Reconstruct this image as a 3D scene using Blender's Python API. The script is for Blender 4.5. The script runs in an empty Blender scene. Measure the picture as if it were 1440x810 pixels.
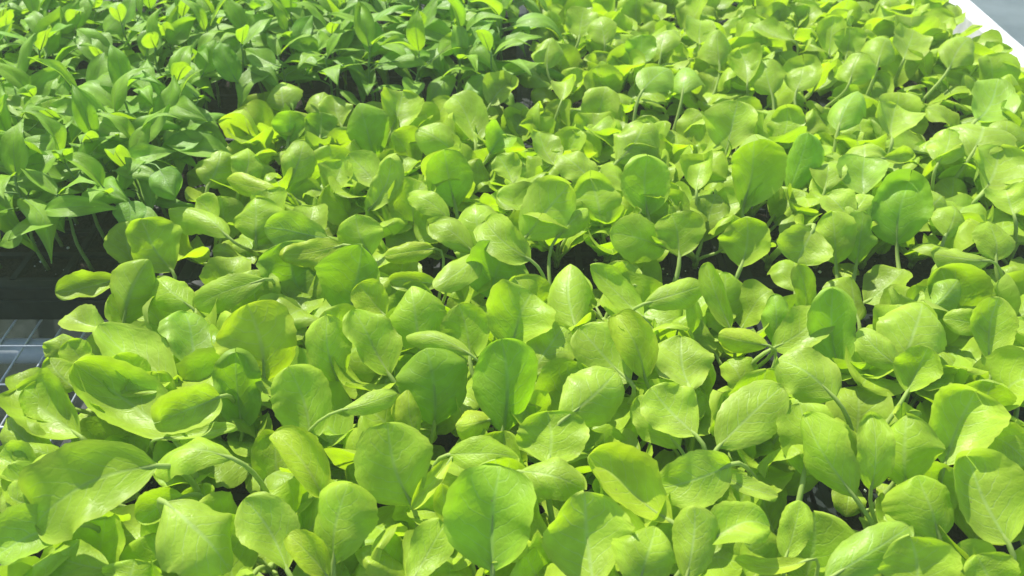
import bpy, math, random
import numpy as np
random.seed(7); RNG = np.random.default_rng(7)
scene = bpy.context.scene
COL = scene.collection
R = math.radians

# ------------------------------------------------------------------ camera
F, PITCH, CH = 1150.0, R(40), 0.52
CAM = np.array([0, 0, CH])
FW = np.array([0, math.cos(PITCH), -math.sin(PITCH)])
UP = np.array([0, math.sin(PITCH), math.cos(PITCH)])
RT = np.array([1.0, 0, 0])
cd = bpy.data.cameras.new('camera'); cam = bpy.data.objects.new('camera', cd); COL.objects.link(cam)
cam.location = CAM; cam.rotation_euler = (R(90) - PITCH, 0, 0)
cd.sensor_width = 36; cd.angle = 2 * math.atan(720 / F); cd.clip_start = 0.01; cd.clip_end = 500
scene.camera = cam
cd.dof.use_dof = True; cd.dof.focus_distance = 0.66; cd.dof.aperture_fstop = 11

def ray(u, v):
    return FW + RT * ((u - 720) / F) - UP * ((v - 405) / F)
def at(u, v, z):
    d = ray(u, v); k = (z - CH) / d[2]
    return CAM + d * k
def proj(p):
    q = np.asarray(p) - CAM; dep = q @ FW
    return 720 + F * (q @ RT) / dep, 405 - F * (q @ UP) / dep, dep
def nz(v):
    return v / (np.linalg.norm(v) + 1e-12)

# ------------------------------------------------------------------ node helpers
def new_mat(name):
    m = bpy.data.materials.new(name); m.use_nodes = True
    nt = m.node_tree; nt.nodes.clear()
    return m, nt
class G:
    def __init__(s, nt): s.nt = nt
    def n(s, t, **kw):
        x = s.nt.nodes.new(t)
        for k, v in kw.items(): setattr(x, k, v)
        return x
    def put(s, sock, v):
        if hasattr(v, 'is_output'): s.nt.links.new(v, sock)
        elif v is not None: sock.default_value = v
    def math(s, op, a, b=None, c=None, clamp=False):
        x = s.n('ShaderNodeMath', operation=op, use_clamp=clamp)
        s.put(x.inputs[0], a)
        if b is not None: s.put(x.inputs[1], b)
        if c is not None: s.put(x.inputs[2], c)
        return x.outputs[0]
    def mr(s, v, a, b, c=0.0, d=1.0, smooth=True):
        x = s.n('ShaderNodeMapRange', interpolation_type='SMOOTHSTEP' if smooth else 'LINEAR')
        for i, k in enumerate((v, a, b, c, d)): s.put(x.inputs[i], k)
        return x.outputs[0]
    def mix(s, f, a, b, blend='MIX'):
        x = s.n('ShaderNodeMix', data_type='RGBA', blend_type=blend)
        s.put(x.inputs[0], f)
        s.put(x.inputs[6], a if hasattr(a, 'is_output') else (*a, 1))
        s.put(x.inputs[7], b if hasattr(b, 'is_output') else (*b, 1))
        return x.outputs[2]
    def noise(s, vec, scale, detail=2, rough=0.5, out=0):
        x = s.n('ShaderNodeTexNoise'); s.put(x.inputs['Vector'], vec)
        x.inputs['Scale'].default_value = scale; x.inputs['Detail'].default_value = detail
        x.inputs['Roughness'].default_value = rough
        return x.outputs[out]
    def comb(s, x, y, z=0.0):
        c = s.n('ShaderNodeCombineXYZ')
        for i, k in enumerate((x, y, z)): s.put(c.inputs[i], k)
        return c.outputs[0]

def leaf_material(name, refl, trans, vein, rim, K, slope, tmix, rough, retic, veinmix, bumpd):
    m, nt = new_mat(name); g = G(nt)
    uv = g.n('ShaderNodeUVMap', uv_map='UVMap'); sp = g.n('ShaderNodeSeparateXYZ'); nt.links.new(uv.outputs[0], sp.inputs[0])
    u, v = sp.outputs[0], sp.outputs[1]
    oi = g.n('ShaderNodeObjectInfo')
    rnd = oi.outputs['Random']
    t = g.math('MULTIPLY_ADD', u, 2.0, -1.0); a = g.math('ABSOLUTE', t)
    side = g.math('GREATER_THAN', t, 0.0)
    off = g.comb(g.math('MULTIPLY', rnd, 37.0), g.math('MULTIPLY', rnd, 91.0), 0.0)
    va = g.n('ShaderNodeVectorMath', operation='ADD'); nt.links.new(uv.outputs[0], va.inputs[0]); nt.links.new(off, va.inputs[1])
    uvr = va.outputs[0]
    wob = g.math('MULTIPLY_ADD', g.noise(uvr, 5.0, 2), 0.9, -0.45)
    q = g.math('ADD', g.math('MULTIPLY', g.math('SUBTRACT', v, g.math('MULTIPLY', g.math('POWER', a, 1.35), slope)), K),
               g.math('ADD', g.math('MULTIPLY_ADD', side, 0.43, 0.0), wob))
    d = g.math('PINGPONG', q, 0.5)
    sv = g.math('MULTIPLY', g.mr(d, 0.012, 0.085, 1.0, 0.0), g.mr(a, 0.25, 0.95, 1.0, 0.15))
    mid = g.mr(g.math('ADD', a, g.math('MULTIPLY', v, 0.03)), 0.02, 0.09, 1.0, 0.0)
    vo = g.n('ShaderNodeTexVoronoi', feature='DISTANCE_TO_EDGE'); vo.inputs['Scale'].default_value = 11.0
    nd = g.n('ShaderNodeVectorMath', operation='ADD'); nt.links.new(uvr, nd.inputs[0])
    ns = g.n('ShaderNodeVectorMath', operation='SCALE'); nt.links.new(g.noise(uvr, 9.0, 2, out=1), ns.inputs[0]); ns.inputs['Scale'].default_value = 0.12
    nt.links.new(ns.outputs[0], nd.inputs[1]); nt.links.new(nd.outputs[0], vo.inputs['Vector'])
    ret = g.math('MULTIPLY', g.mr(vo.outputs['Distance'], 0.0, 0.10, 1.0, 0.0), retic)
    vm = g.math('MAXIMUM', g.math('MAXIMUM', mid, g.math('MULTIPLY', sv, 0.78)), ret, clamp=True)
    # per-leaf hue and soft blotches
    big = g.noise(uvr, 2.6, 3)
    bl = g.mr(big, 0.3, 0.72, 0.84, 1.16)
    tone = g.math('MULTIPLY', bl, g.math('MULTIPLY_ADD', rnd, 0.16, 0.92))
    edge = g.math('MAXIMUM', a, g.mr(v, 0.80, 1.0, 0.0, 1.0, False))
    ef = g.math('MULTIPLY', g.mr(edge, 0.72, 1.0, 0.0, 1.0), 0.42)
    v2 = g.n('ShaderNodeTexVoronoi', feature='F1'); v2.inputs['Scale'].default_value = 7.0; nt.links.new(uvr, v2.inputs['Vector'])
    csep = g.n('ShaderNodeSeparateColor'); nt.links.new(v2.outputs['Color'], csep.inputs[0])
    speck = g.math('MULTIPLY', g.math('MULTIPLY', g.mr(v2.outputs['Distance'], 0.03, 0.10, 1.0, 0.0), g.math('GREATER_THAN', csep.outputs[0], 0.86)), 0.65)
    def colour(c):
        c1 = g.mix(g.math('MULTIPLY', vm, veinmix), c, vein)
        c2 = g.mix(ef, c1, rim)
        sc = g.n('ShaderNodeVectorMath', operation='SCALE'); nt.links.new(c2, sc.inputs[0]); nt.links.new(tone, sc.inputs['Scale'])
        c3 = g.mix(1.0, sc.outputs[0], oi.outputs['Color'], 'MULTIPLY')
        return g.mix(speck, c3, (0.30, 0.27, 0.12))
    bf = g.n('ShaderNodeNewGeometry').outputs['Backfacing']
    top = colour(refl)
    under = g.mix(0.35, top, tuple(0.5 * x + 0.12 for x in refl))
    cr = g.mix(bf, top, under)
    ct = colour(trans)
    puck = g.mr(vo.outputs['Distance'], 0.0, 0.35, 0.0, 1.0)
    h = g.math('ADD', g.math('MULTIPLY', vm, -0.8), g.math('ADD', g.math('MULTIPLY', puck, 0.55), g.math('MULTIPLY', g.noise(uvr, 22.0, 4, 0.6), 0.8)))
    bp = g.n('ShaderNodeBump'); bp.inputs['Strength'].default_value = 0.55; bp.inputs['Distance'].default_value = bumpd
    nt.links.new(h, bp.inputs['Height'])
    pb = g.n('ShaderNodeBsdfPrincipled'); nt.links.new(cr, pb.inputs['Base Color'])
    nt.links.new(g.mr(g.noise(uvr, 6.0, 2), 0.3, 0.7, rough - 0.07, rough + 0.09), pb.inputs['Roughness'])
    pb.inputs['Specular IOR Level'].default_value = 0.24
    nt.links.new(bp.outputs[0], pb.inputs['Normal'])
    tb = g.n('ShaderNodeBsdfTranslucent'); nt.links.new(ct, tb.inputs['Color']); nt.links.new(bp.outputs[0], tb.inputs['Normal'])
    mx = g.n('ShaderNodeMixShader'); mx.inputs[0].default_value = tmix
    nt.links.new(pb.outputs[0], mx.inputs[1]); nt.links.new(tb.outputs[0], mx.inputs[2])
    o = g.n('ShaderNodeOutputMaterial'); nt.links.new(mx.outputs[0], o.inputs[0])
    return m

def stalk_material(name, c1, c2, tmix=0.45):
    m, nt = new_mat(name); g = G(nt)
    tc = g.n('ShaderNodeTexCoord').outputs['Object']
    oi = g.n('ShaderNodeObjectInfo')
    c = g.mix(g.noise(tc, 120.0, 3), c1, c2)
    pb = g.n('ShaderNodeBsdfPrincipled'); nt.links.new(c, pb.inputs['Base Color']); pb.inputs['Roughness'].default_value = 0.55; pb.inputs['Specular IOR Level'].default_value = 0.2
    tb = g.n('ShaderNodeBsdfTranslucent'); nt.links.new(c, tb.inputs['Color'])
    mx = g.n('ShaderNodeMixShader'); mx.inputs[0].default_value = tmix
    nt.links.new(pb.outputs[0], mx.inputs[1]); nt.links.new(tb.outputs[0], mx.inputs[2])
    o = g.n('ShaderNodeOutputMaterial'); nt.links.new(mx.outputs[0], o.inputs[0])
    return m

def plain_material(name, c1, c2, scale, rough, bump=0.0, bscale=None, metal=0.0, spec=0.5, detail=4):
    m, nt = new_mat(name); g = G(nt)
    tc = g.n('ShaderNodeTexCoord').outputs['Object']
    f = g.mr(g.noise(tc, scale, detail, 0.6), 0.3, 0.7)
    pb = g.n('ShaderNodeBsdfPrincipled'); nt.links.new(g.mix(f, c1, c2), pb.inputs['Base Color'])
    nt.links.new(g.mr(g.noise(tc, scale * 2.3, 3), 0.3, 0.7, max(0.05, rough - 0.1), rough + 0.1), pb.inputs['Roughness'])
    pb.inputs['Metallic'].default_value = metal; pb.inputs['Specular IOR Level'].default_value = spec
    if bump:
        bp = g.n('ShaderNodeBump'); bp.inputs['Strength'].default_value = 0.8; bp.inputs['Distance'].default_value = bump
        nt.links.new(g.noise(tc, bscale or scale * 3, 5, 0.65), bp.inputs['Height']); nt.links.new(bp.outputs[0], pb.inputs['Normal'])
    o = g.n('ShaderNodeOutputMaterial'); nt.links.new(pb.outputs[0], o.inputs[0])
    return m

M_LET = leaf_material('lettuce_leaf', (0.325, 0.470, 0.036), (0.49, 0.78, 0.004), (0.42, 0.58, 0.15), (0.40, 0.53, 0.05),
                      6.5, 0.42, 0.43, 0.42, 0.10, 0.52, 0.00030)
M_PEP = leaf_material('pepper_leaf', (0.235, 0.430, 0.030), (0.36, 0.62, 0.006), (0.24, 0.40, 0.09), (0.16, 0.33, 0.05),
                      7.5, 0.36, 0.45, 0.46, 0.08, 0.42, 0.0003)
M_PETI = stalk_material('lettuce_stalk', (0.36, 0.52, 0.10), (0.48, 0.60, 0.17))
M_PSTEM = stalk_material('pepper_stem', (0.13, 0.26, 0.05), (0.22, 0.36, 0.09), 0.2)
M_TRAY = plain_material('black_plastic', (0.005, 0.009, 0.008), (0.012, 0.018, 0.017), 30, 0.6, 0.0004, 60, spec=0.2)
M_SOIL = plain_material('potting_mix', (0.007, 0.006, 0.004), (0.022, 0.018, 0.012), 160, 0.9, 0.004, 220, spec=0.15)
M_PERL = plain_material('white_grain', (0.45, 0.45, 0.42), (0.75, 0.75, 0.72), 400, 0.8)
M_WIRE = plain_material('galvanised_wire', (0.42, 0.45, 0.46), (0.62, 0.64, 0.65), 40, 0.42, metal=0.3)
M_PIPE = plain_material('grey_pipe', (0.34, 0.38, 0.40), (0.50, 0.53, 0.54), 25, 0.5)
M_WHITE = plain_material('white_rim', (0.50, 0.52, 0.50), (0.80, 0.81, 0.80), 26, 0.45, 0.0006, 90)
M_FLOOR = plain_material('concrete', (0.06, 0.085, 0.105), (0.10, 0.13, 0.15), 4, 0.8, 0.002, 60)

# ------------------------------------------------------------------ mesh helpers
def mesh_obj(name, V, Fc, mats, parent=None, smooth=True, mi=None, uv=None, link=True):
    me = bpy.data.meshes.new(name)
    me.from_pydata([tuple(map(float, p)) for p in V] if not isinstance(V, np.ndarray) else V.tolist(), [], Fc)
    for m in mats: me.materials.append(m)
    if mi is not None: me.polygons.foreach_set('material_index', mi)
    me.polygons.foreach_set('use_smooth', [smooth] * len(me.polygons))
    if uv is not None:
        l = me.uv_layers.new(name='UVMap')
        idx = np.empty(len(me.loops), dtype=np.int32); me.loops.foreach_get('vertex_index', idx)
        l.data.foreach_set('uv', np.asarray(uv, dtype=np.float32)[idx].ravel())
    me.update()
    o = bpy.data.objects.new(name, me); COL.objects.link(o)
    if parent is not None: o.parent = parent
    return o

def box(V, Fc, x0, x1, y0, y1, z0, z1):
    b = len(V)
    V += [(x0, y0, z0), (x1, y0, z0), (x1, y1, z0), (x0, y1, z0), (x0, y0, z1), (x1, y0, z1), (x1, y1, z1), (x0, y1, z1)]
    Fc += [tuple(b + i for i in f) for f in ((3, 2, 1, 0), (4, 5, 6, 7), (0, 1, 5, 4), (1, 2, 6, 5), (2, 3, 7, 6), (3, 0, 4, 7))]

def tube_arrays(P, rad, n=6, flat=1.0):
    """swept tube along points P with radii rad; returns verts, faces"""
    P = np.asarray(P); m = len(P)
    T = np.gradient(P, axis=0); T /= np.linalg.norm(T, axis=1)[:, None] + 1e-12
    ref = np.array([0.31, 0.17, 0.93]) if abs(nz(P[-1] - P[0])[2]) < 0.8 else np.array([1.0, 0.12, 0.05])
    S = np.cross(T, ref); S /= np.linalg.norm(S, axis=1)[:, None] + 1e-12
    N = np.cross(S, T)
    an = np.arange(n) * 2 * math.pi / n
    V = P[:, None, :] + np.asarray(rad)[:, None, None] * (np.cos(an)[None, :, None] * S[:, None, :] + flat * np.sin(an)[None, :, None] * N[:, None, :])
    Fc = []
    for i in range(m - 1):
        for j in range(n):
            k = (j + 1) % n
            Fc.append((i * n + j, i * n + k, (i + 1) * n + k, (i + 1) * n + j))
    Fc.append(tuple(range(n - 1, -1, -1))); Fc.append(tuple((m - 1) * n + j for j in range(n)))
    return V.reshape(-1, 3), Fc

def bez(a, b, c, d, n):
    t = np.linspace(0, 1, n)[:, None]
    return (1 - t) ** 3 * a + 3 * (1 - t) ** 2 * t * b + 3 * (1 - t) * t * t * c + t ** 3 * d

# ------------------------------------------------------------------ one leaf = stalk + blade, one mesh
def make_leaf(origin, B, Pb, Pt, n0, W, kind, parent, arch=0.08, cup=0.5, fold=0.12, twist=0.0, wave=0.05,
              curl=0.0, tint=(1, 1, 1), fine=False, startup=0.03, label=None):
    NS, NT = (27, 15) if fine else (17, 9)
    L = np.linalg.norm(Pt - Pb); T0 = (Pt - Pb) / L
    n0 = nz(n0 - T0 * (n0 @ T0))
    w0 = math.pi / 2
    s = np.linspace(0, 1, NS); s = 0.25 * s + 0.75 * (1 - (1 - s) ** 2.1); s[-2] = 1 - 0.45 * (1 - s[-2])      # closer rings toward the tip
    t = np.linspace(-1, 1, NT)
    ra = RNG.random(12)
    bend = (ra[0] - 0.5) * 0.16 * L
    S0 = np.cross(T0, n0)
    C = Pb + T0 * (L * s)[:, None] + n0 * (arch * L * 4 * s * (1 - s))[:, None] - n0 * (curl * L * np.clip((s - 0.55) / 0.45, 0, 1) ** 2)[:, None] \
        + S0 * (bend * np.sin(s * math.pi))[:, None]
    T = np.gradient(C, axis=0); T /= np.linalg.norm(T, axis=1)[:, None]
    S = np.cross(T, n0); S /= np.linalg.norm(S, axis=1)[:, None]
    N = np.cross(S, T)
    tw = twist * (s - 0.3)
    S, N = S * np.cos(tw)[:, None] + N * np.sin(tw)[:, None], N * np.cos(tw)[:, None] - S * np.sin(tw)[:, None]
    if kind == 'lettuce':
        pk = 0.54 + 0.09 * ra[1]; lo, hi = 0.52 + 0.24 * ra[2], 0.40 + 0.09 * RNG.random(); wmin = 0.07
    else:
        a, b = 0.66 + 0.12 * ra[1], 1.05 + 0.3 * ra[2]; wmin = 0.02
    if kind == 'lettuce':
        prof = np.where(s < pk, np.clip(1 - ((pk - s) / pk) ** 2, 0, 1) ** lo, np.clip(1 - ((s - pk) / (1 - pk)) ** 2, 0, 1) ** hi)
    else: sp = a / (a + b); prof = (np.maximum(s, 1e-4) ** a) * (np.maximum(1 - s, 0) ** b) / (sp ** a * (1 - sp) ** b)
    wid = 0.5 * W * np.maximum(prof, np.where(s < 0.3, wmin, 0.012))
    if kind == 'lettuce':
        tooth = 0.022
    else:
        tooth = 0.012
    wl = wid * (1 + tooth * np.sin(s * 43 + ra[3] * 6) * (s > 0.25) + 0.06 * np.sin(s * 7 + ra[4] * 6))
    wr = wid * (1 + tooth * np.sin(s * 47 + ra[5] * 6) * (s > 0.25) + 0.06 * np.sin(s * 8 + ra[6] * 6))
    ww = np.where(t[None, :] < 0, wl[:, None], wr[:, None])
    fold = fold + RNG.normal(0, 0.16)
    c = cup * (0.7 + 0.5 * s) * (1 - 0.55 * s ** 4)
    fold = fold * (1 - 0.9 * s ** 2)
    c = np.where(np.abs(c) < 1e-3, 1e-3, c)
    th = c[:, None] * t[None, :]
    ww = ww * (1 + 0.8 * (np.abs(c) / np.sin(np.minimum(np.abs(c), 1.5)) - 1))[:, None]
    lat = np.sin(th) / c[:, None] * ww
    hgt = (1 - np.cos(th)) / c[:, None] * ww + fold[:, None] * np.abs(t)[None, :] * ww
    e2 = np.abs(t)[None, :] ** 2
    fr = 1.3 + 1.5 * ra[7]
    hgt = hgt + wave * W * e2 * np.where(t[None, :] < 0, np.sin(2 * math.pi * (fr * s + ra[8]))[:, None], np.sin(2 * math.pi * (fr * s + ra[9]))[:, None]) * np.minimum(1, s * 2.2)[:, None]
    hgt = hgt + 0.018 * W * np.sin(s * 9 + ra[10] * 6)[:, None] * np.sin(t * 4.3 + ra[11] * 6)[None, :]
    er = max(0.0, RNG.normal(0.0, 0.16)) * (1 if RNG.random() < 0.75 else -1)
    hgt = hgt - er * W * np.clip((np.abs(t)[None, :] - 0.45) / 0.55, 0, 1) ** 2 * np.clip((s[:, None] - 0.15) * 2, 0, 1)
    V = C[:, None, :] + S[:, None, :] * lat[..., None] + N[:, None, :] * hgt[..., None]
    V = V.reshape(-1, 3)
    UV = np.stack(np.broadcast_arrays((t * 0.5 + 0.5)[None, :], s[:, None]), -1).reshape(-1, 2)
    Fc = []
    for i in range(NS - 1):
        for j in range(NT - 1):
            q = i * NT + j
            Fc.append((q, q + 1, q + NT + 1, q + NT))
    mi = [0] * len(Fc)
    # stalk running into the midrib
    dd = np.linalg.norm(Pb - B)
    up = np.array([0, 0, 1.0])
    if kind == 'lettuce':
        pet = bez(B, B + nz(up * 0.75 + nz(Pb - B) * 0.5) * dd * 0.33, Pb - T[0] * dd * 0.28, Pb, 8)
        r0, r1 = (0.0030, 0.0020) if fine else (0.0027, 0.0018)
        k = int(NS * 0.42)
    else:
        pet = bez(B, B + (Pb - B) * 0.3 + up * 0.15 * dd, Pb - T[0] * dd * 0.35, Pb, 6)
        r0, r1 = 0.0012, 0.0010
        k = int(NS * 0.5)
    sc = min(1.0, W / 0.045); r0 *= 0.55 + 0.45 * sc; r1 *= 0.4 + 0.6 * sc
    step = np.arange(1, k, 2 if fine else 1)
    rrib = np.linspace(r1 * 0.95, r1 * 0.12, len(step))
    rib = C[step] - N[step] * (rrib * np.linspace(0.5, 1.7, len(step)) + np.minimum(0.0005, 0.00025 * np.arange(len(step))))[:, None]
    P = np.vstack([pet, rib])
    rr = np.concatenate([np.linspace(r0, r1, len(pet)), rrib])
    tv, tf = tube_arrays(P, rr, 7 if fine else 5, 0.8)
    if fine:
        o = mesh_obj('leaf', V - origin, Fc, [M_LET if kind == 'lettuce' else M_PEP], parent, True, None, UV)
        o.color = (*tint, 1)
        mesh_obj('leaf_stalk', tv - origin, tf, [M_PETI if kind == 'lettuce' else M_PSTEM], o, True)
        return o
    b0 = len(V)
    V = np.vstack([V, tv]); Fc += [tuple(b0 + x for x in f) for f in tf]; mi += [1] * len(tf)
    UV = np.vstack([UV, np.full((len(tv), 2), 0.5)])
    mats = [M_LET, M_PETI] if kind == 'lettuce' else [M_PEP, M_PSTEM]
    o = mesh_obj('leaf', V - origin, Fc, mats, parent, True, mi, UV)
    o.color = (*tint, 1)
    return o

# ------------------------------------------------------------------ trays and plant grid
# (x0, x1, y0, y1, crop, look)
TRAYS = [
    (-0.358, 0.225, 0.239, 0.592, 'lettuce', 'black seedling tray of big pale lettuces nearest the bare wire mesh'),
    (0.229, 0.734, 0.239, 0.592, 'lettuce', 'black tray of pale lettuces at the lower right corner'),
    (-0.330, 0.225, 0.624, 0.895, 'lettuce', 'black tray of lettuces beside the front pepper tray'),
    (0.229, 0.734, 0.624, 0.895, 'lettuce', 'black lettuce tray behind the dark gap, toward the white bench rim'),
    (-0.900, -0.345, 0.624, 0.895, 'pepper', 'black tray of peppers with its bare front wall above the grey pipe'),
    (-0.535, 0.020, 0.912, 1.380, 'pepper', 'black tray of peppers touching the far lettuces'),
    (-1.100, -0.545, 0.912, 1.380, 'pepper', 'black tray of peppers in the far left corner of the bench'),
    (0.030, 0.345, 0.912, 1.380, 'lettuce', 'black tray of small lettuces beside the far peppers'),
    (0.351, 0.667, 0.912, 1.380, 'lettuce', 'black tray of small lettuces against the white bench rim'),
]
TH = 0.046
def empty(name, loc, label=None, cat=None, group=None):
    o = bpy.data.objects.new(name, None); COL.objects.link(o); o.location = tuple(map(float, loc)); o.empty_display_size = 0.01
    if label: o['label'] = label
    if cat: o['category'] = cat
    if group: o['group'] = group
    return o

cells = []      # (x, y, crop, tray index)
perV, perF = [], []
for ti, (x0, x1, y0, y1, crop, look) in enumerate(TRAYS):
    nx = round((x1 - x0 - 0.02) / (0.0495 if y0 < 0.9 else 0.054)); ny = 8 if y0 < 0.5 else 6 if y0 < 0.9 else 8
    px, py = (x1 - x0 - 0.02) / nx, (y1 - y0 - 0.02) / ny
    t = empty('seedling_tray', ((x0 + x1) / 2, y0, -TH), look, 'seedling tray', 'black trays on the wire bench')
    off = np.array([(x0 + x1) / 2, y0, -TH])
    V, Fc = [], []
    w = 0.0032
    # cell webs (a comb of bars), butted end to end
    for i in range(nx + 1):
        xx = x0 + 0.01 + i * px
        box(V, Fc, xx - w, xx + w, y0 + 0.01, y1 - 0.01, -0.03, 0.0)
    for j in range(ny + 1):
        yy = y0 + 0.01 + j * py
        for i in range(nx):
            xx = x0 + 0.01 + i * px
            box(V, Fc, xx + w, xx + px - w, yy - w, yy + w, -0.03, -0.0008)
    mesh_obj('cell_grid', np.array(V) - off, Fc, [M_TRAY], t, False)
    V, Fc = [], []
    # outer wall and rolled rim
    for (a, b, c, d) in ((x0, x1, y0, y0 + 0.004), (x0, x1, y1 - 0.004, y1), (x0, x0 + 0.004, y0 + 0.004, y1 - 0.004), (x1 - 0.004, x1, y0 + 0.004, y1 - 0.004)):
        box(V, Fc, a, b, c, d, -TH, -0.002)
    mesh_obj('tray_wall', np.array(V) - off, Fc, [M_TRAY], t, False)
    V, Fc = [], []
    e = 0.005
    for (a, b, c, d) in ((x0 - e, x1 + e, y0 - e, y0 + 0.0068), (x0 - e, x1 + e, y1 - 0.0068, y1 + e), (x0 - e, x0 + 0.0068, y0 + 0.0068, y1 - 0.0068), (x1 - 0.0068, x1 + e, y0 + 0.0068, y1 - 0.0068)):
        box(V, Fc, a, b, c, d, -0.004, 0.0015)
    for (a, b, c, d) in ((x0 - 0.002, x1 + 0.002, y0 - 0.0025, y0 - 0.0002),):
        box(V, Fc, a, b, c, d, -0.022, -0.018)
    ro = mesh_obj('tray_rim', np.array(V) - off, Fc, [M_TRAY], t, False)
    bv = ro.modifiers.new('bevel', 'BEVEL'); bv.width = 0.0012; bv.segments = 2
    # potting mix: lumpy sheet a little below the webs
    n = 5; gx, gy = nx * n + 1, ny * n + 1
    X, Y = np.meshgrid(np.linspace(x0 + 0.012, x1 - 0.012, gx), np.linspace(y0 + 0.012, y1 - 0.012, gy))
    Z = -0.0065 + 0.003 * RNG.random(X.shape)
    SV = np.stack([X, Y, Z], -1).reshape(-1, 3)
    SF = [(j * gx + i, j * gx + i + 1, (j + 1) * gx + i + 1, (j + 1) * gx + i) for j in range(gy - 1) for i in range(gx - 1)]
    so = mesh_obj('potting_soil', SV - off, SF, [M_SOIL], t, True)
    # loose white grains and chips
    for _ in range(150 if y0 < 0.9 else 50):
        cx, cy = random.uniform(x0 + 0.013, x1 - 0.013), random.uniform(y0 + 0.013, y1 - 0.013)
        r = 0.0005 + 0.0022 * random.random() ** 3; b = len(perV)
        c = np.array([cx, cy, -0.0035 + r * 0.5])
        q = RNG.random((6, 3)) * 0.5 + 0.6
        for k, dv in enumerate(((1, 0, 0), (0, 1, 0), (-1, 0, 0), (0, -1, 0), (0, 0, 0.8), (0, 0, -0.8))):
            perV.append(c + r * np.array(dv) * q[k])
        perF += [(b, b + 1, b + 4), (b + 1, b + 2, b + 4), (b + 2, b + 3, b + 4), (b + 3, b, b + 4), (b + 1, b, b + 5), (b + 2, b + 1, b + 5), (b + 3, b + 2, b + 5), (b, b + 3, b + 5)]
    for i in range(nx):
        for j in range(ny):
            cx, cy = x0 + 0.01 + (i + 0.5) * px, y0 + 0.01 + (j + 0.5) * py
            u, v, dep = proj((cx, cy, 0.075))
            if -75 < u < 1515 and -75 < v < 900:
                cells.append([cx + random.uniform(-1, 1) * 0.004, cy + random.uniform(-1, 1) * 0.004, crop, ti])
po = mesh_obj('perlite', np.array(perV), perF, [M_PERL], None, False); po['kind'] = 'stuff'

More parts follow.
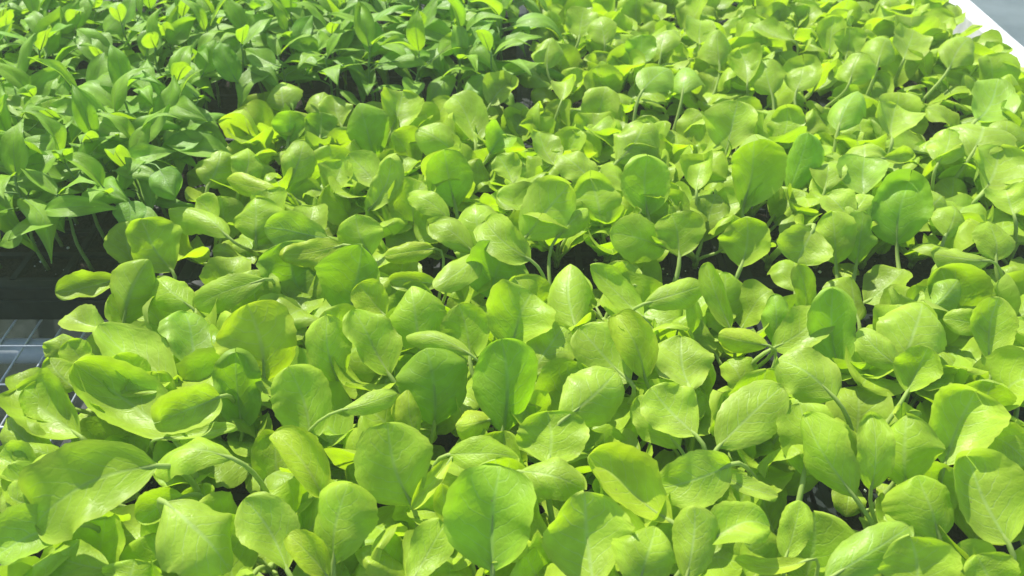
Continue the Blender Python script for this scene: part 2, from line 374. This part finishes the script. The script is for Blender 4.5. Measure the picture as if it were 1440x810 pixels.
# ------------------------------------------------------------------ leaves read off the photograph
# blade base u,v, blade tip u,v, width (photo px), lift g (1 upright, 0 level, -1 hanging), height cm, tint, extra
D, N_, P_, Y_, GREY = (0.76, 0.88, 0.8), (1, 1, 1), (1.08, 1.04, 1.35), (1.18, 1.06, 0.95), (0.92, 0.98, 1.35)
H = [
 (240,377,200,307,72,.8,7.5,N_),(188,372,183,312,56,.7,6.5,N_),(316,331,238,295,42,.1,7,N_),(360,335,360,278,66,.6,7,N_),
 (456,335,375,317,50,.5,8,GREY),(478,345,398,360,36,.0,7.5,Y_),(423,422,400,340,104,.8,6,D),(175,453,208,365,74,.7,7,N_),
 (160,392,78,410,40,.2,5.5,N_),(147,460,88,437,44,.2,5.5,P_),(267,430,220,388,50,.3,6.5,N_),(367,395,270,428,46,-.1,7,N_),
 (370,530,347,428,106,.75,8.5,Y_),(275,515,262,432,80,.45,7,GREY),(242,545,140,463,76,.25,7,P_),(237,612,107,515,80,.25,7.5,N_),
 (108,610,15,540,74,.3,6.5,N_),(90,655,20,628,50,.5,6,N_),(85,515,88,470,44,.8,5,N_),(105,545,70,505,44,.4,5.5,N_),
 (210,660,55,738,112,-.2,8.5,N_,.22),(105,740,-5,785,74,.0,7,GREY,.1),(238,712,325,795,106,-.35,8.5,P_,.12),(320,645,215,655,66,-.1,8,N_,.2),
 (255,700,195,735,46,-.1,6.5,N_),(305,560,228,590,56,.1,8,P_,.15),(235,615,330,598,28,.1,7,P_),(340,600,330,495,62,.85,6.5,D),
 (435,615,405,515,80,.7,7.5,N_),(450,695,385,608,52,.5,8,Y_,.1,1.7),(400,795,345,700,72,.6,7.5,P_),(458,808,405,752,42,.6,7,Y_,.05,1.6),
 (470,787,490,680,92,.75,8,N_),(170,835,190,787,86,.3,7,N_),(577,702,545,593,102,.75,9,N_),(693,795,700,663,118,.8,9.5,(.84,.95,.9)),
 (835,820,822,692,116,.5,8.5,P_),(770,648,770,577,98,.35,8.5,N_),(735,665,822,688,58,.0,8.5,P_,.2),(938,728,835,635,78,.45,9.5,Y_),
 (707,602,705,476,90,.8,9,(.78,.92,.8)),(792,590,868,522,78,.2,9,P_,.12),(635,640,728,640,52,.05,7.5,N_,.15),(485,575,558,550,30,.1,8,P_),
 (690,590,640,600,42,.1,6.5,Y_),(585,612,575,548,38,.7,7,Y_),(632,648,580,713,24,.0,7.5,Y_,.0,1.3),(640,737,622,680,32,.7,8,Y_),
 (900,820,925,742,88,.6,8.5,N_),(952,626,895,560,54,.3,7,P_),(975,608,915,545,74,.25,8.5,P_),(610,592,600,490,102,.8,7.5,D),
 (580,815,628,730,56,.3,7,N_),(740,332,800,260,74,.55,8.5,P_),(690,354,665,283,72,.6,7.5,N_),(742,362,680,306,52,.3,9,N_,.1),
 (662,352,605,308,44,.4,8,N_),(628,308,572,272,34,.3,7.5,N_),(845,312,830,250,70,.65,7.5,N_),(785,332,826,290,32,.4,7.5,N_),
 (932,347,868,325,62,.6,7.5,N_,.05),(955,358,948,300,66,.8,8,N_),(672,358,610,405,42,.0,7.5,P_),(692,417,715,350,92,.7,6.5,D),
 (614,400,545,395,28,.0,7,P_),(590,494,578,402,82,.75,8,N_),(660,502,645,428,64,.7,7.5,N_),(722,484,747,410,92,.7,8.5,N_),
 (545,522,500,433,70,.7,8,N_),(540,442,505,398,48,.6,7,Y_),(657,497,568,466,30,.1,9,P_,.05),(882,532,815,458,78,.4,8,P_),
 (905,527,868,443,52,.7,8.5,Y_,.05,1.3),(810,455,803,368,62,.4,7.5,P_),(900,442,830,376,42,.3,7.5,N_),(910,426,988,402,42,.1,8,P_,.15),
 (750,522,792,458,68,.4,7.5,P_),(520,357,500,302,62,.7,7.5,N_),(490,442,510,345,88,.8,6.5,D),(607,350,540,360,28,.0,7,Y_),
 (475,532,460,443,62,.8,8,N_),(1262,340,1280,253,74,.8,8.5,(.72,.88,.75)),(1042,372,1050,304,66,.8,8,N_),(1142,326,1120,371,68,-.6,8,P_,.12),
 (1175,367,1170,297,54,.8,7,N_),(1205,367,1215,297,50,.8,7,D),(1198,305,1165,270,46,.4,8.5,P_),(1195,305,1223,266,40,.4,8.5,P_),
 (1025,457,992,370,32,.7,8.5,N_,.0,1.4),(1132,437,1122,373,30,.9,8,N_,.0,.9),(1090,482,1090,415,38,.8,7.5,D),(1090,487,1163,430,58,.4,8,N_),
 (1178,512,1172,406,62,.85,8.5,D),(1270,507,1300,423,90,.45,8.5,P_),(1265,515,1208,462,40,.3,8,P_,.1),(1277,548,1305,488,56,.8,9,N_),
 (1395,507,1405,418,58,.7,8,P_),(1385,462,1330,448,36,.2,7.5,P_,.15),(1305,437,1350,388,50,.5,7.5,GREY),(1400,363,1392,310,56,.6,7.5,N_),
 (1387,366,1308,356,38,.1,8,P_,.1),(972,543,960,467,80,.3,8,P_),(1077,485,1010,470,34,.1,8,Y_),(1170,557,1095,503,74,.25,8.5,P_),
 (1197,692,1128,588,72,.5,9,N_),(1225,683,1230,586,50,.8,9.5,N_),(1275,683,1275,586,86,.75,9,N_),(1330,648,1372,550,88,.5,8.5,P_),
 (1415,757,1365,641,96,.5,9,P_),(1320,753,1290,668,88,.6,8.5,N_),(1022,655,928,690,68,.0,8.5,P_,.12),(1000,762,1085,732,68,.1,8.5,N_,.12),
 (1015,624,1100,543,72,.35,8.5,P_),(1130,663,1125,566,78,.6,8,N_),(1022,668,1096,692,30,.0,7.5,P_),(1290,835,1280,754,98,.7,9,N_),
 (1168,812,1285,738,58,.3,8,GREY),(1130,787,1033,786,26,.0,7.5,Y_),(1105,782,1125,705,42,.7,7.5,N_),(1400,835,1375,782,76,.6,8,N_),
 (1375,608,1445,648,50,.1,8,P_,.15),(965,810,978,712,62,.6,8.5,P_),(650,224,588,180,48,.5,7.5,N_),(640,287,625,210,64,.85,8,(.8,.92,.8)),
 (525,220,505,145,60,.85,8,(.8,.92,.8)),(552,180,567,127,58,.5,8,P_),(667,197,640,126,54,.6,8,N_),(690,215,712,184,42,.5,7,D),
 (912,299,912,219,68,.85,8,(.9,.97,.85)),(870,224,908,166,64,.6,8,P_),(837,260,788,212,48,.5,7.5,P_),(520,292,552,222,42,.8,8,P_),
 (530,262,490,216,46,.4,7.5,P_),(690,147,718,113,42,.4,8,P_),(905,127,943,97,48,.2,8,GREY),(1022,209,1038,142,68,.8,8.5,P_),
 (1045,287,1060,189,74,.8,8.5,N_),(1110,267,1137,187,48,.85,8,(.72,.9,.75)),(1095,207,1107,152,48,.7,8,N_),(1195,115,1210,74,52,.6,8.5,N_),
 (1120,127,1130,87,52,.6,8,N_),(1190,78,1196,37,40,.8,8,N_),(1166,77,1172,22,36,.7,8,N_),(1272,80,1290,34,52,.4,8.5,P_),
 (1336,94,1365,52,50,.4,8.5,P_),(1375,165,1408,105,60,.3,8.5,GREY),(1365,218,1382,167,78,.4,8.5,P_),(1385,265,1408,204,78,.4,8,P_),
 (1215,270,1216,216,62,.6,8,GREY),(1215,226,1216,200,60,.3,7.5,P_),(1180,180,1208,126,46,.4,8.5,GREY),(1255,192,1262,144,60,.4,8,P_),
 (1320,227,1335,184,48,.4,8,P_),(1110,55,1060,32,32,.1,8,N_),(1012,90,1008,44,44,.6,8,N_),(1245,222,1284,216,24,.1,7.5,P_),
 (400,154,396,113,54,.6,7.5,P_),(405,197,408,155,46,.8,7,D),(448,165,455,129,46,.5,7.5,P_),(450,192,452,157,42,.7,7,D),
 (405,260,427,196,44,.7,7.5,P_),(293,260,312,210,54,.6,7,P_),(340,255,350,205,46,.6,7,N_),(388,268,320,252,30,.0,7,Y_),
 (480,175,470,130,44,.6,7.5,N_),(1085,130,1075,82,48,.6,8,N_),(1050,115,1040,70,44,.5,8,P_),(985,60,990,20,44,.5,8,N_),
 (1095,250,1050,262,0,0,0,N_),
 (895,88,902,48,42,.7,8,D),(815,50,822,8,46,.6,8,N_),(770,95,775,55,40,.6,8,N_),(850,60,840,20,40,.6,8,N_),(790,140,795,108,34,.5,7.5,P_),
 (930,75,945,35,44,.5,8,P_),(960,130,965,95,46,.4,8,GREY),(1235,90,1250,50,46,.5,8.5,N_),(780,230,760,180,46,.5,7.5,P_),(720,255,700,218,40,.5,7,P_),
 (460,270,480,225,48,.5,7,N_),(300,310,275,280,40,.4,7,N_),(390,310,375,265,48,.5,7,N_),(430,330,440,285,50,.5,7,N_),
 (980,265,990,220,44,.5,7.5,N_),(1160,265,1165,220,44,.5,7.5,N_),(1300,300,1330,270,54,.3,8,P_),(1330,330,1345,285,50,.5,8,N_),(1425,300,1415,262,54,.5,8,P_),
 (890,400,850,390,40,.3,6.5,N_),(60,580,20,560,30,.4,5,N_),(75,735,12,655,56,.3,6,N_),(85,590,35,548,56,.35,6,N_),(60,560,25,520,44,.5,5.5,N_),(45,680,-5,640,52,.4,6,P_),(70,650,5,588,50,.4,5.5,N_),(130,520,95,480,40,.5,5,N_),(150,800,60,770,60,.1,6,N_),(200,560,165,500,60,.5,6.5,N_),(40,710,0,690,44,.3,6,P_),
]
HP = [  # pepper blades, same columns
 (178,228,247,212,34,.0,10,P_,.14),(195,197,237,146,40,.6,11,P_),(143,88,105,37,40,.6,11,P_),(80,42,112,-2,34,.7,11.5,N_),(48,142,90,94,34,.5,11,P_),
 (55,168,-2,128,34,.3,11,Y_),(55,170,84,134,34,.3,11,Y_),(205,77,222,32,30,.6,11,P_),(287,100,302,53,34,.7,11,P_),(332,112,308,54,36,.7,11,D),
 (243,147,288,166,32,.0,11,P_,.1),(183,190,113,153,28,.2,11,Y_),(72,226,-2,217,30,.0,10.5,P_,.12),(85,203,12,204,28,.0,10.5,P_,.1),(226,240,246,275,44,-.4,10,GREY,.05),
 (166,241,234,253,26,-.1,10,P_),(145,107,199,122,38,.0,11,P_,.15),(68,296,165,289,34,.0,9.5,P_,.14),(67,268,3,256,30,.0,9.5,P_,.12),(182,285,178,332,42,-.5,8,GREY),
 (150,215,95,200,30,.0,10,N_),(555,87,602,88,22,.0,10,P_,.1),(520,72,522,18,30,.8,11,D),(682,97,670,58,28,.8,10,P_),(735,122,760,90,30,.5,9.5,Y_),
 (620,75,660,50,28,.2,10.5,Y_),(430,110,470,95,28,.1,10.5,P_,.1),(385,90,340,65,30,.2,11,P_),(275,135,240,105,32,.3,11,P_),(330,175,290,150,32,.1,10.5,P_),
 (345,190,385,180,28,.0,9.5,P_,.1),(420,60,440,20,30,.6,11,GREY),(585,40,610,5,26,.7,11,Y_),(640,30,690,20,28,.2,11,Y_),(480,45,500,5,28,.7,11,N_),
 (20,100,50,60,30,.5,11,N_),(150,45,185,15,32,.4,11.5,N_),(240,60,275,25,30,.4,11,N_),(345,40,385,20,30,.2,11.5,P_),(30,330,-5,345,30,-.2,8,N_),
]
H = [h for h in H if h[4] > 0]

plants = {}
def plant_for(x, y, crop, cap, z=0.0):
    best, bd = None, 1e9
    for k, (cx, cy, cr, ti) in enumerate(cells):
        if cr != crop: continue
        n = len(plants.get(k, {}).get('hero', []))
        d = math.hypot(cx - x, cy - y) + (0.035 * max(0, n - cap + 1))
        if d < bd: best, bd = k, d
    return best, bd

def hero_geom(h):
    bu, bv, tu, tv, w, g, zc = h[:7]
    zc = zc / 100 * 0.92
    _, _, dep = proj(at((bu + tu) / 2, (bv + tv) / 2, zc))
    Lp = math.hypot(tu - bu, tv - bv) * dep / F
    dz = g * Lp
    Pb, Pt = at(bu, bv, max(0.012, zc - dz / 2)), at(tu, tv, zc + dz / 2)
    Pb = Pb - (Pt - Pb) * 0.06
    L = np.linalg.norm(Pt - Pb)
    return Pb, Pt, w * dep / F, L

for h in H:
    Pb, Pt, W, L = hero_geom(h)
    out = Pt - Pb; out[2] = 0
    back = Pb - nz(out) * min(0.022, 0.3 * Pb[2] + 0.004)
    k, dd = plant_for(back[0], back[1], 'lettuce', 3)
    plants.setdefault(k, {'hero': []})['hero'].append((h, Pb, Pt, W, L))
for h in HP:
    Pb, Pt, W, L = hero_geom(h)
    out = Pt - Pb; out[2] = 0
    back = Pb - nz(out) * 0.012
    k, dd = plant_for(back[0], back[1], 'pepper', 4)
    if math.hypot(cells[k][0] - Pb[0], cells[k][1] - Pb[1]) > 0.052: continue
    plants.setdefault(k, {'hero': []})['hero'].append((h, Pb, Pt, W, L))

UPV = np.array([0, 0, 1.0])
roots = {}
for k, (cx, cy, crop, ti) in enumerate(cells):
    B0 = np.array([cx, cy, -0.004])
    hero = plants.get(k, {}).get('hero', [])
    root = empty('lettuce_seedling' if crop == 'lettuce' else 'pepper_seedling', B0)
    roots[k] = root
    near = cy < 0.95
    gap = 0.19 < cx < 0.40 and 0.535 < cy < 0.60
    lip = 0.19 < cx < 0.40 and 0.60 < cy < 0.66
    bare = crop == 'pepper' and cy < 0.67
    if crop == 'lettuce':
        sv, sf = tube_arrays(np.array([[0, 0, 0], [0.0005, 0, 0.007], [0, 0.0004, 0.014]]), [0.0026, 0.0034, 0.0022], 8)
        mesh_obj('stem', sv, sf, [M_PETI], root)
        az = []
        for (h, Pb, Pt, W, L) in hero:
            d = Pt - Pb; a0 = math.atan2(d[1], d[0]); az.append(a0)
            mid = (Pb + Pt) / 2
            T0 = nz(Pt - Pb)
            n0 = nz(nz(CAM - mid) * 0.75 + UPV * 0.5)
            n0 = nz(n0 - T0 * (n0 @ T0)); s0 = np.cross(T0, n0)
            roll = random.gauss(0, 0.18)
            n0 = n0 * math.cos(roll) + s0 * math.sin(roll)
            arch = h[8] if len(h) > 8 else random.uniform(-0.03, 0.08)
            cup = h[9] if len(h) > 9 else random.choice((-1, 1)) * random.uniform(0.5, 1.45)
            if len(h) <= 8: arch = -math.copysign(random.uniform(0.02, 0.13), cup)
            o = make_leaf(B0, B0 + np.array([math.cos(a0) * 0.0015, math.sin(a0) * 0.0015, 0.009]), Pb, Pt, n0, W * 1.09, 'lettuce', root, arch, cup,
                      random.uniform(-0.02, 0.12), random.uniform(-0.45, 0.45), random.uniform(0.02, 0.09), random.uniform(-0.08, 0.22), h[7], fine=cy < 0.85)
        nf = max(2, random.choice((4, 5, 6)) - len(hero))
        if cy > 0.9: nf += 1
        if gap: nf = 2
        if lip: nf = min(nf, 3)
        hz = bool(hero)
        a = random.uniform(0, 6.28)
        for i in range(nf):
            a += 2.4 + random.uniform(-0.5, 0.5)
            small = i >= nf - 1
            Lb = random.uniform(0.039, 0.055) * (0.55 if small else 1) * (0.92 if hz else 1.0)
            el = random.uniform(0.15, 1.35) if not small else random.uniform(-0.2, 0.4)
            ph = (0.014 if small else random.uniform(0.022, 0.034)) * (0.86 if hz else 1.08)
            rad = 0.006 + (0.010 if small else random.uniform(0.006, 0.018))
            dr = np.array([math.cos(a), math.sin(a), 0])
            Pb = B0 + dr * rad + UPV * ph
            Pt = Pb + dr * Lb * math.cos(el) + UPV * Lb * math.sin(el)
            n0 = UPV * math.cos(el) - dr * math.sin(el) + RNG.normal(0, 0.16, 3)
            r = random.random()
            age = (1.0 if small else 0.35 + 0.65 * el) + random.gauss(0, 0.2)      # outer leaves greener, inner ones yellower
            tint = (0.82 + 0.20 * age, 0.90 + 0.11 * age, 0.85 + 0.2 * r)
            make_leaf(B0, B0 + dr * 0.0015 + UPV * 0.008, Pb, Pt, n0, Lb * random.uniform(0.92, 1.12), 'lettuce', root, random.uniform(-0.13, 0.14),
                      random.choice((-1, 1, 1)) * random.uniform(0.35, 1.3), random.uniform(-0.02, 0.14), random.uniform(-0.5, 0.5), random.uniform(0.02, 0.09),
                      random.uniform(-0.05, 0.3), tint, startup=0.02)
    else:
        hgt = random.uniform(0.084, 0.116)
        lean = RNG.normal(0, 0.006, 2)
        z = np.linspace(0, hgt, 9)
        P = np.stack([lean[0] * (z / hgt) ** 2 + 0.0015 * np.sin(z * 90 + k), lean[1] * (z / hgt) ** 2 + 0.0015 * np.cos(z * 80 + k), z], -1)
        sv, sf = tube_arrays(P, np.linspace(0.0021, 0.0010, 9), 7)
        mesh_obj('stem', sv, sf, [M_PSTEM], root)
        stem_at = lambda zz: B0 + np.array([np.interp(zz, z, P[:, 0]), np.interp(zz, z, P[:, 1]), zz])
        for (h, Pb, Pt, W, L) in hero:
            mid = (Pb + Pt) / 2; T0 = nz(Pt - Pb)
            n0 = nz(nz(CAM - mid) * 0.6 + UPV * 0.7 + RNG.normal(0, 0.12, 3))
            node = stem_at(min(hgt, max(0.02, Pb[2] - 0.012)))
            make_leaf(B0, node, Pb, Pt, n0, W * 1.03, 'pepper', root, h[8] if len(h) > 8 else random.uniform(0.0, 0.1), random.uniform(-0.5, 0.3),
                      random.uniform(0.02, 0.35), random.uniform(-0.4, 0.4), random.uniform(0.02, 0.05), random.uniform(0, 0.15), h[7], fine=True)
        nf = max(4, random.choice((7, 8, 8)) - len(hero))
        a = random.uniform(0, 6.28)
        for i in range(nf):
            f = 1 - i / (nf + 1.0)
            a += 2.4 + random.uniform(-0.5, 0.5)
            top = i < 2
            Lb = (random.uniform(0.046, 0.064) if top else random.uniform(0.062, 0.084)) * (0.9 if hero else 1)
            if i == nf - 1: Lb *= 0.7
            zz = hgt * (0.99 - 0.05 * i if top else ((0.5 if bare else 0.36) + (0.42 if bare else 0.55) * f))
            dr = np.array([math.cos(a), math.sin(a), 0])
            el = random.uniform(0.25, 1.2) if top else random.uniform(-0.45, 0.4)
            node = stem_at(zz)
            Pb = node + dr * (0.004 if top else random.uniform(0.008, 0.016)) + UPV * (0.003 if top else 0.007)
            Pt = Pb + dr * Lb * math.cos(el) + UPV * Lb * math.sin(el)
            n0 = UPV * math.cos(el) - dr * math.sin(el) + RNG.normal(0, 0.22, 3)
            tint = (1.1, 1.04, 1.0) if top and random.random() < 0.4 else random.choice(((0.88, 0.95, 0.95), (1, 1, 1), (1.1, 1.05, 1.4)))
            make_leaf(B0, node, Pb, Pt, n0, Lb * random.uniform(0.36, 0.47), 'pepper', root, random.uniform(0.0, 0.2), random.uniform(-0.5, 0.3),
                      random.uniform(0.02, 0.4), random.uniform(-0.5, 0.5), random.uniform(0.02, 0.07), random.uniform(0.0, 0.32), tint)

# ------------------------------------------------------------------ bench, pipe, floor
bench = empty('greenhouse_bench', (0, 0.9, -0.78), 'wire mesh bench with white side rim carrying all the seedling trays', 'bench')
boff = np.array([0, 0.9, -0.78])
V = []; Fc = []
BX0, BX1, BY0, BY1 = -1.3, 0.750, 0.05, 1.75
ztop = -TH - 0.0005
def wire(p, q, r):
    n = len(V); tv, tf = tube_arrays(np.array([p, q]), [r, r], 6)
    V.extend(tv.tolist()); Fc.extend([tuple(n + i for i in f) for f in tf])
x = BX0
while x < BX1 - 0.01:
    wire((x, BY0, ztop - 0.0036), (x, BY1, ztop - 0.0036), 0.0012); x += 0.0262
y = BY0 + 0.012
while y < BY1:
    wire((BX0, y, ztop - 0.0012), (BX1, y, ztop - 0.0012), 0.0012); y += 0.0525
mesh_obj('wire_mesh', np.array(V) - boff, Fc, [M_WIRE], bench)
for yy in (0.12, 0.597, 1.02, 1.48):
    tv, tf = tube_arrays(np.array([[BX0, yy, ztop - 0.0180], [0, yy, ztop - 0.0180], [BX1 - 0.035, yy, ztop - 0.0180]]), [0.0130] * 3, 20)
    mesh_obj('cross_pipe', tv - boff, tf, [M_PIPE], bench)
V = []; Fc = []
box(V, Fc, BX1 - 0.002, BX1 + 0.034, BY0, BY1, -0.062, -0.001)
o = mesh_obj('side_rim', np.array(V) - boff, Fc, [M_WHITE], bench, False)
bv = o.modifiers.new('bevel', 'BEVEL'); bv.width = 0.004; bv.segments = 3
for lx, ly in ((-1.2, 0.2), (0.70, 0.2), (-1.2, 1.6), (0.70, 1.6)):
    tv, tf = tube_arrays(np.array([[lx, ly, -0.78], [lx, ly, -0.08]]), [0.018, 0.018], 16)
    mesh_obj('leg', tv - boff, tf, [M_PIPE], bench)
s = 9.0
fl = mesh_obj('ground', np.array([[-s, -s, -0.78], [s, -s, -0.78], [s, s, -0.78], [-s, s, -0.78]]), [(0, 1, 2, 3)], [M_FLOOR], None, False)
fl['kind'] = 'structure'
M_UNDER = plain_material('ground_shade_dark', (0.006, 0.010, 0.008), (0.012, 0.018, 0.015), 18, 0.9, 0.001, 300, spec=0.1)
gc = mesh_obj('ground_shade_sheet', np.array([[-5, -3, -0.774], [0.95, -3, -0.774], [0.95, 5, -0.774], [-5, 5, -0.774]]), [(0, 1, 2, 3)], [M_UNDER], None, False)  # dark sheet added under the bench; its colour stands in for shade
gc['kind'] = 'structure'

# thin greenish volume added as a stand-in for lens glare
V, Fc = [], []
box(V, Fc, -10, 10, -10, 10, -1.8, 0.62)
veil_o = mesh_obj('glare_veil', np.array(V), Fc, [], None, False); veil_o['kind'] = 'stuff'
hm, hnt = new_mat('glare_veil_volume'); pv = hnt.nodes.new('ShaderNodeVolumePrincipled'); pv.inputs['Color'].default_value = (0.80, 0.97, 0.64, 1)
pv.inputs['Density'].default_value = 0.036; pv.inputs['Anisotropy'].default_value = 0.0
ho = hnt.nodes.new('ShaderNodeOutputMaterial'); hnt.links.new(pv.outputs[0], ho.inputs['Volume']); veil_o.data.materials.append(hm)
# ------------------------------------------------------------------ labels
MARKS_L = [
 (355,475,'the round yellow-rimmed leaf'),(700,728,'the puckered round leaf with a thick pale midrib'),(705,535,'the dark textured oval leaf'),
 (555,645,'the round half-shaded leaf'),(770,610,'the round leaf crossed by a leaf shadow'),(880,680,'the tilted yellow-green oval leaf'),
 (825,745,'the tall flat leaf with a clear midrib'),(735,448,'the glossy round leaf in the middle of the bed'),(575,535,'the dark upright scoop leaf'),
 (410,565,'the finely toothed upright leaf'),(130,690,'the biggest wrinkled leaf'),(270,755,'the broad drooping leaf with white veins'),
 (190,505,'the long leaf with a thick white midrib'),(40,578,'the wide leaf overhanging the wire mesh'),(190,410,'the pointed pale leaf beside the bare tray wall'),
 (220,340,'the broad leaf next to the pepper stems'),(410,385,'the large dark shaded leaf'),(275,475,'the bluish grey-green leaf'),
 (418,650,'the yellow curled-over leaf'),(485,735,'the round leaf lit on its lower half'),(840,557,'the broad flat leaf pointing right'),
 (960,505,'the pale level leaf with a whitish lower midrib'),(950,575,'the pale leaf on a white upright stalk'),(1055,585,'the pale leaf above a bare slanting stalk'),
 (1010,415,'the narrow rolled upright leaf'),(1127,405,'the slim blade standing at the dark gap'),(1175,460,'the tall narrow pointed leaf'),
 (1285,465,'the huge pale fan leaf'),(1290,520,'the dark folded spoon leaf'),(1160,640,'the boat-shaped leaf with a thin bright edge'),
 (1225,635,'the upright spoon leaf with inrolled sides'),(1280,630,'the broad dark leaf behind the spoon leaf'),(1350,595,'the pale leaf with a folded near side'),
 (1390,700,'the wide oval leaf at the right border'),(1300,710,'the rounded blistered leaf'),(1220,775,'the grey leaf with a long white midrib'),
 (975,685,'the flat leaf lying over the dark hollow'),(1270,297,'the dark paddle leaf on a bare stalk'),(1130,345,'the hanging apron-shaped leaf'),
 (1050,235,'the largest upright leaf of the middle rows'),(912,260,'the round upright leaf lit from behind'),(955,328,'the cupped round leaf above the dark gap'),
 (900,330,'the round veined leaf left of the cupped one'),(770,295,'the smooth pale heart-like leaf'),(713,335,'the folded leaf with dark veins'),
 (632,250,'the dark oval leaf with a bright edge'),(515,185,'the dark upright oval leaf near the peppers'),(560,155,'the pale spoon leaf at the back of the middle tray'),
 (400,135,'the pale rounded leaf touching the far peppers'),(305,235,'the arching leaf under the pepper leaves'),(700,383,'the deeply shaded cupped leaf'),
 (810,410,'the flat pale toothed leaf'),(1035,175,'the wide round leaf of the far rows'),(1125,228,'the dark narrow leaf turned sideways'),
 (1385,190,'the broad pale leaf near the white rim'),(1385,75,'the leaf curling over the white bench rim'),(1208,95,'the round leaf in the far right rows'),
 (1280,60,'the sharp-edged leaf below the white rim'),(925,110,'the bluish leaf of the far rows'),(837,28,'the pale leaf beside the last peppers'),
]
MARKS_P = [
 (215,220,'the long arching pepper leaf above the lettuces'),(215,170,'the folded pepper leaf showing its pale midrib'),(122,65,'the tall oval pepper leaf'),
 (95,20,'the pepper leaf standing highest at the back'),(25,148,'the yellow-green forked pair of pepper leaves'),(265,155,'the rounded glossy pepper leaf'),
 (35,220,'the broad pepper leaf at the left border'),(236,258,'the hanging heart-shaped pepper leaf'),(115,292,'the wide level pepper leaf over the bare tray wall'),
 (295,75,'the pair of upright pepper leaves'),(172,112,'the creased pepper leaf'),(578,88,'the level pepper leaf by the far lettuces'),
 (520,45,'the dark upright pepper leaf'),(676,78,'the small pepper leaf with a yellow heart'),(747,106,'the last pepper leaf before the far lettuces'),
 (450,103,'the pale level pepper leaf above the lettuces'),(598,22,'the yellow-green pepper shoot at the back'),(362,78,'the light pepper leaf pointing left'),
 (148,172,'the bright folded strip of a pepper leaf'),(258,42,'the slanting pepper leaf at the back'),(430,40,'the upright greyish pepper leaf'),
]
def hero_px(h): return ((h[0] + h[2]) / 2, (h[1] + h[3]) / 2)
owner = {}
for marks, crop in ((MARKS_L, 'lettuce'), (MARKS_P, 'pepper')):
    for (mu, mv, text) in marks:
        best, bd = None, 1e9
        for k, p in plants.items():
            if cells[k][2] != crop: continue
            for hh in p['hero']:
                pu, pv = hero_px(hh[0]); d = math.hypot(pu - mu, pv - mv)
                if d < bd: bd, best = d, k
        if best is not None and best not in owner and bd < 45: owner[best] = (mu, mv, text)
ORD = ['', 'second ', 'third ', 'fourth ', 'fifth ', 'sixth ', 'seventh ', 'eighth ', 'ninth ', 'tenth ', 'eleventh ', 'twelfth ', 'thirteenth ', 'fourteenth ', 'fifteenth ']
slots = {}
for k, r in roots.items():
    crop = cells[k][2]
    r['category'] = 'lettuce seedling' if crop == 'lettuce' else 'pepper seedling'
    r['group'] = 'lettuce seedlings in black trays' if crop == 'lettuce' else 'pepper seedlings in black trays'
    if k in owner:
        t = owner[k][2]
        r['label'] = ('lettuce seedling with ' if crop == 'lettuce' else 'seedling with ') + t
        continue
    hs = plants.get(k, {}).get('hero', [])
    if hs: cu, cv = hero_px(hs[0][0])
    else: cu, cv, _ = proj((cells[k][0], cells[k][1], 0.065 if crop == 'lettuce' else 0.09))
    def relation(q):
        du, dv = cu - owner[q][0], cv - owner[q][1]
        if abs(du) > abs(dv) * 1.2: return 'right of' if du > 0 else 'left of'
        return 'in front of' if dv > 0 else 'behind'
    best = min((q for q in owner if cells[q][2] == crop),
               key=lambda q: math.hypot(owner[q][0] - cu, owner[q][1] - cv) + 14 * len(slots.get((q, relation(q)), [])))
    rel = relation(best); du, dv = cu - owner[best][0], cv - owner[best][1]
    slots.setdefault((best, rel), []).append((math.hypot(du, dv), k))
for (best, rel), lst in slots.items():
    for i, (d, k) in enumerate(sorted(lst)):
        crop = cells[k][2]
        t = owner[best][2]
        o = ORD[i].strip()
        roots[k]['label'] = ((o or 'nearest') + (' lettuce ' if crop == 'lettuce' else ' pepper plant ') + rel + ' ' + t)

# ------------------------------------------------------------------ light
SUN = nz(np.array([-0.38, 0.66, 0.90]))
el = math.asin(SUN[2]); azm = math.atan2(SUN[0], SUN[1])
w = bpy.data.worlds.new('World'); scene.world = w; w.use_nodes = True
nt = w.node_tree; bg = nt.nodes['Background']
sk = nt.nodes.new('ShaderNodeTexSky'); sk.sky_type = 'NISHITA'; sk.sun_disc = False
sk.sun_elevation = el; sk.sun_rotation = azm
nt.links.new(sk.outputs[0], bg.inputs[0]); bg.inputs[1].default_value = 0.12
ld = bpy.data.lights.new('sun', 'SUN'); ld.energy = 4.6; ld.angle = R(0.6); ld.color = (1.0, 0.965, 0.90)
lo = bpy.data.objects.new('sun', ld); COL.objects.link(lo)
from mathutils import Vector
lo.rotation_euler = Vector(SUN).to_track_quat('Z', 'Y').to_euler(); lo.location = (-1, 1.5, 4)

vs = scene.view_settings
vs.view_transform = 'Standard'; vs.look = 'None'; vs.gamma = 1; vs.use_curve_mapping = False; vs.exposure = 0.9
scene.render.engine = 'CYCLES'
cy = scene.cycles
cy.max_bounces = 6; cy.diffuse_bounces = 4; cy.transmission_bounces = 5; cy.glossy_bounces = 2; cy.caustics_reflective = False; cy.caustics_refractive = False
cy.use_denoising = True
try: cy.denoiser = 'OPENIMAGEDENOISE'
except Exception: pass
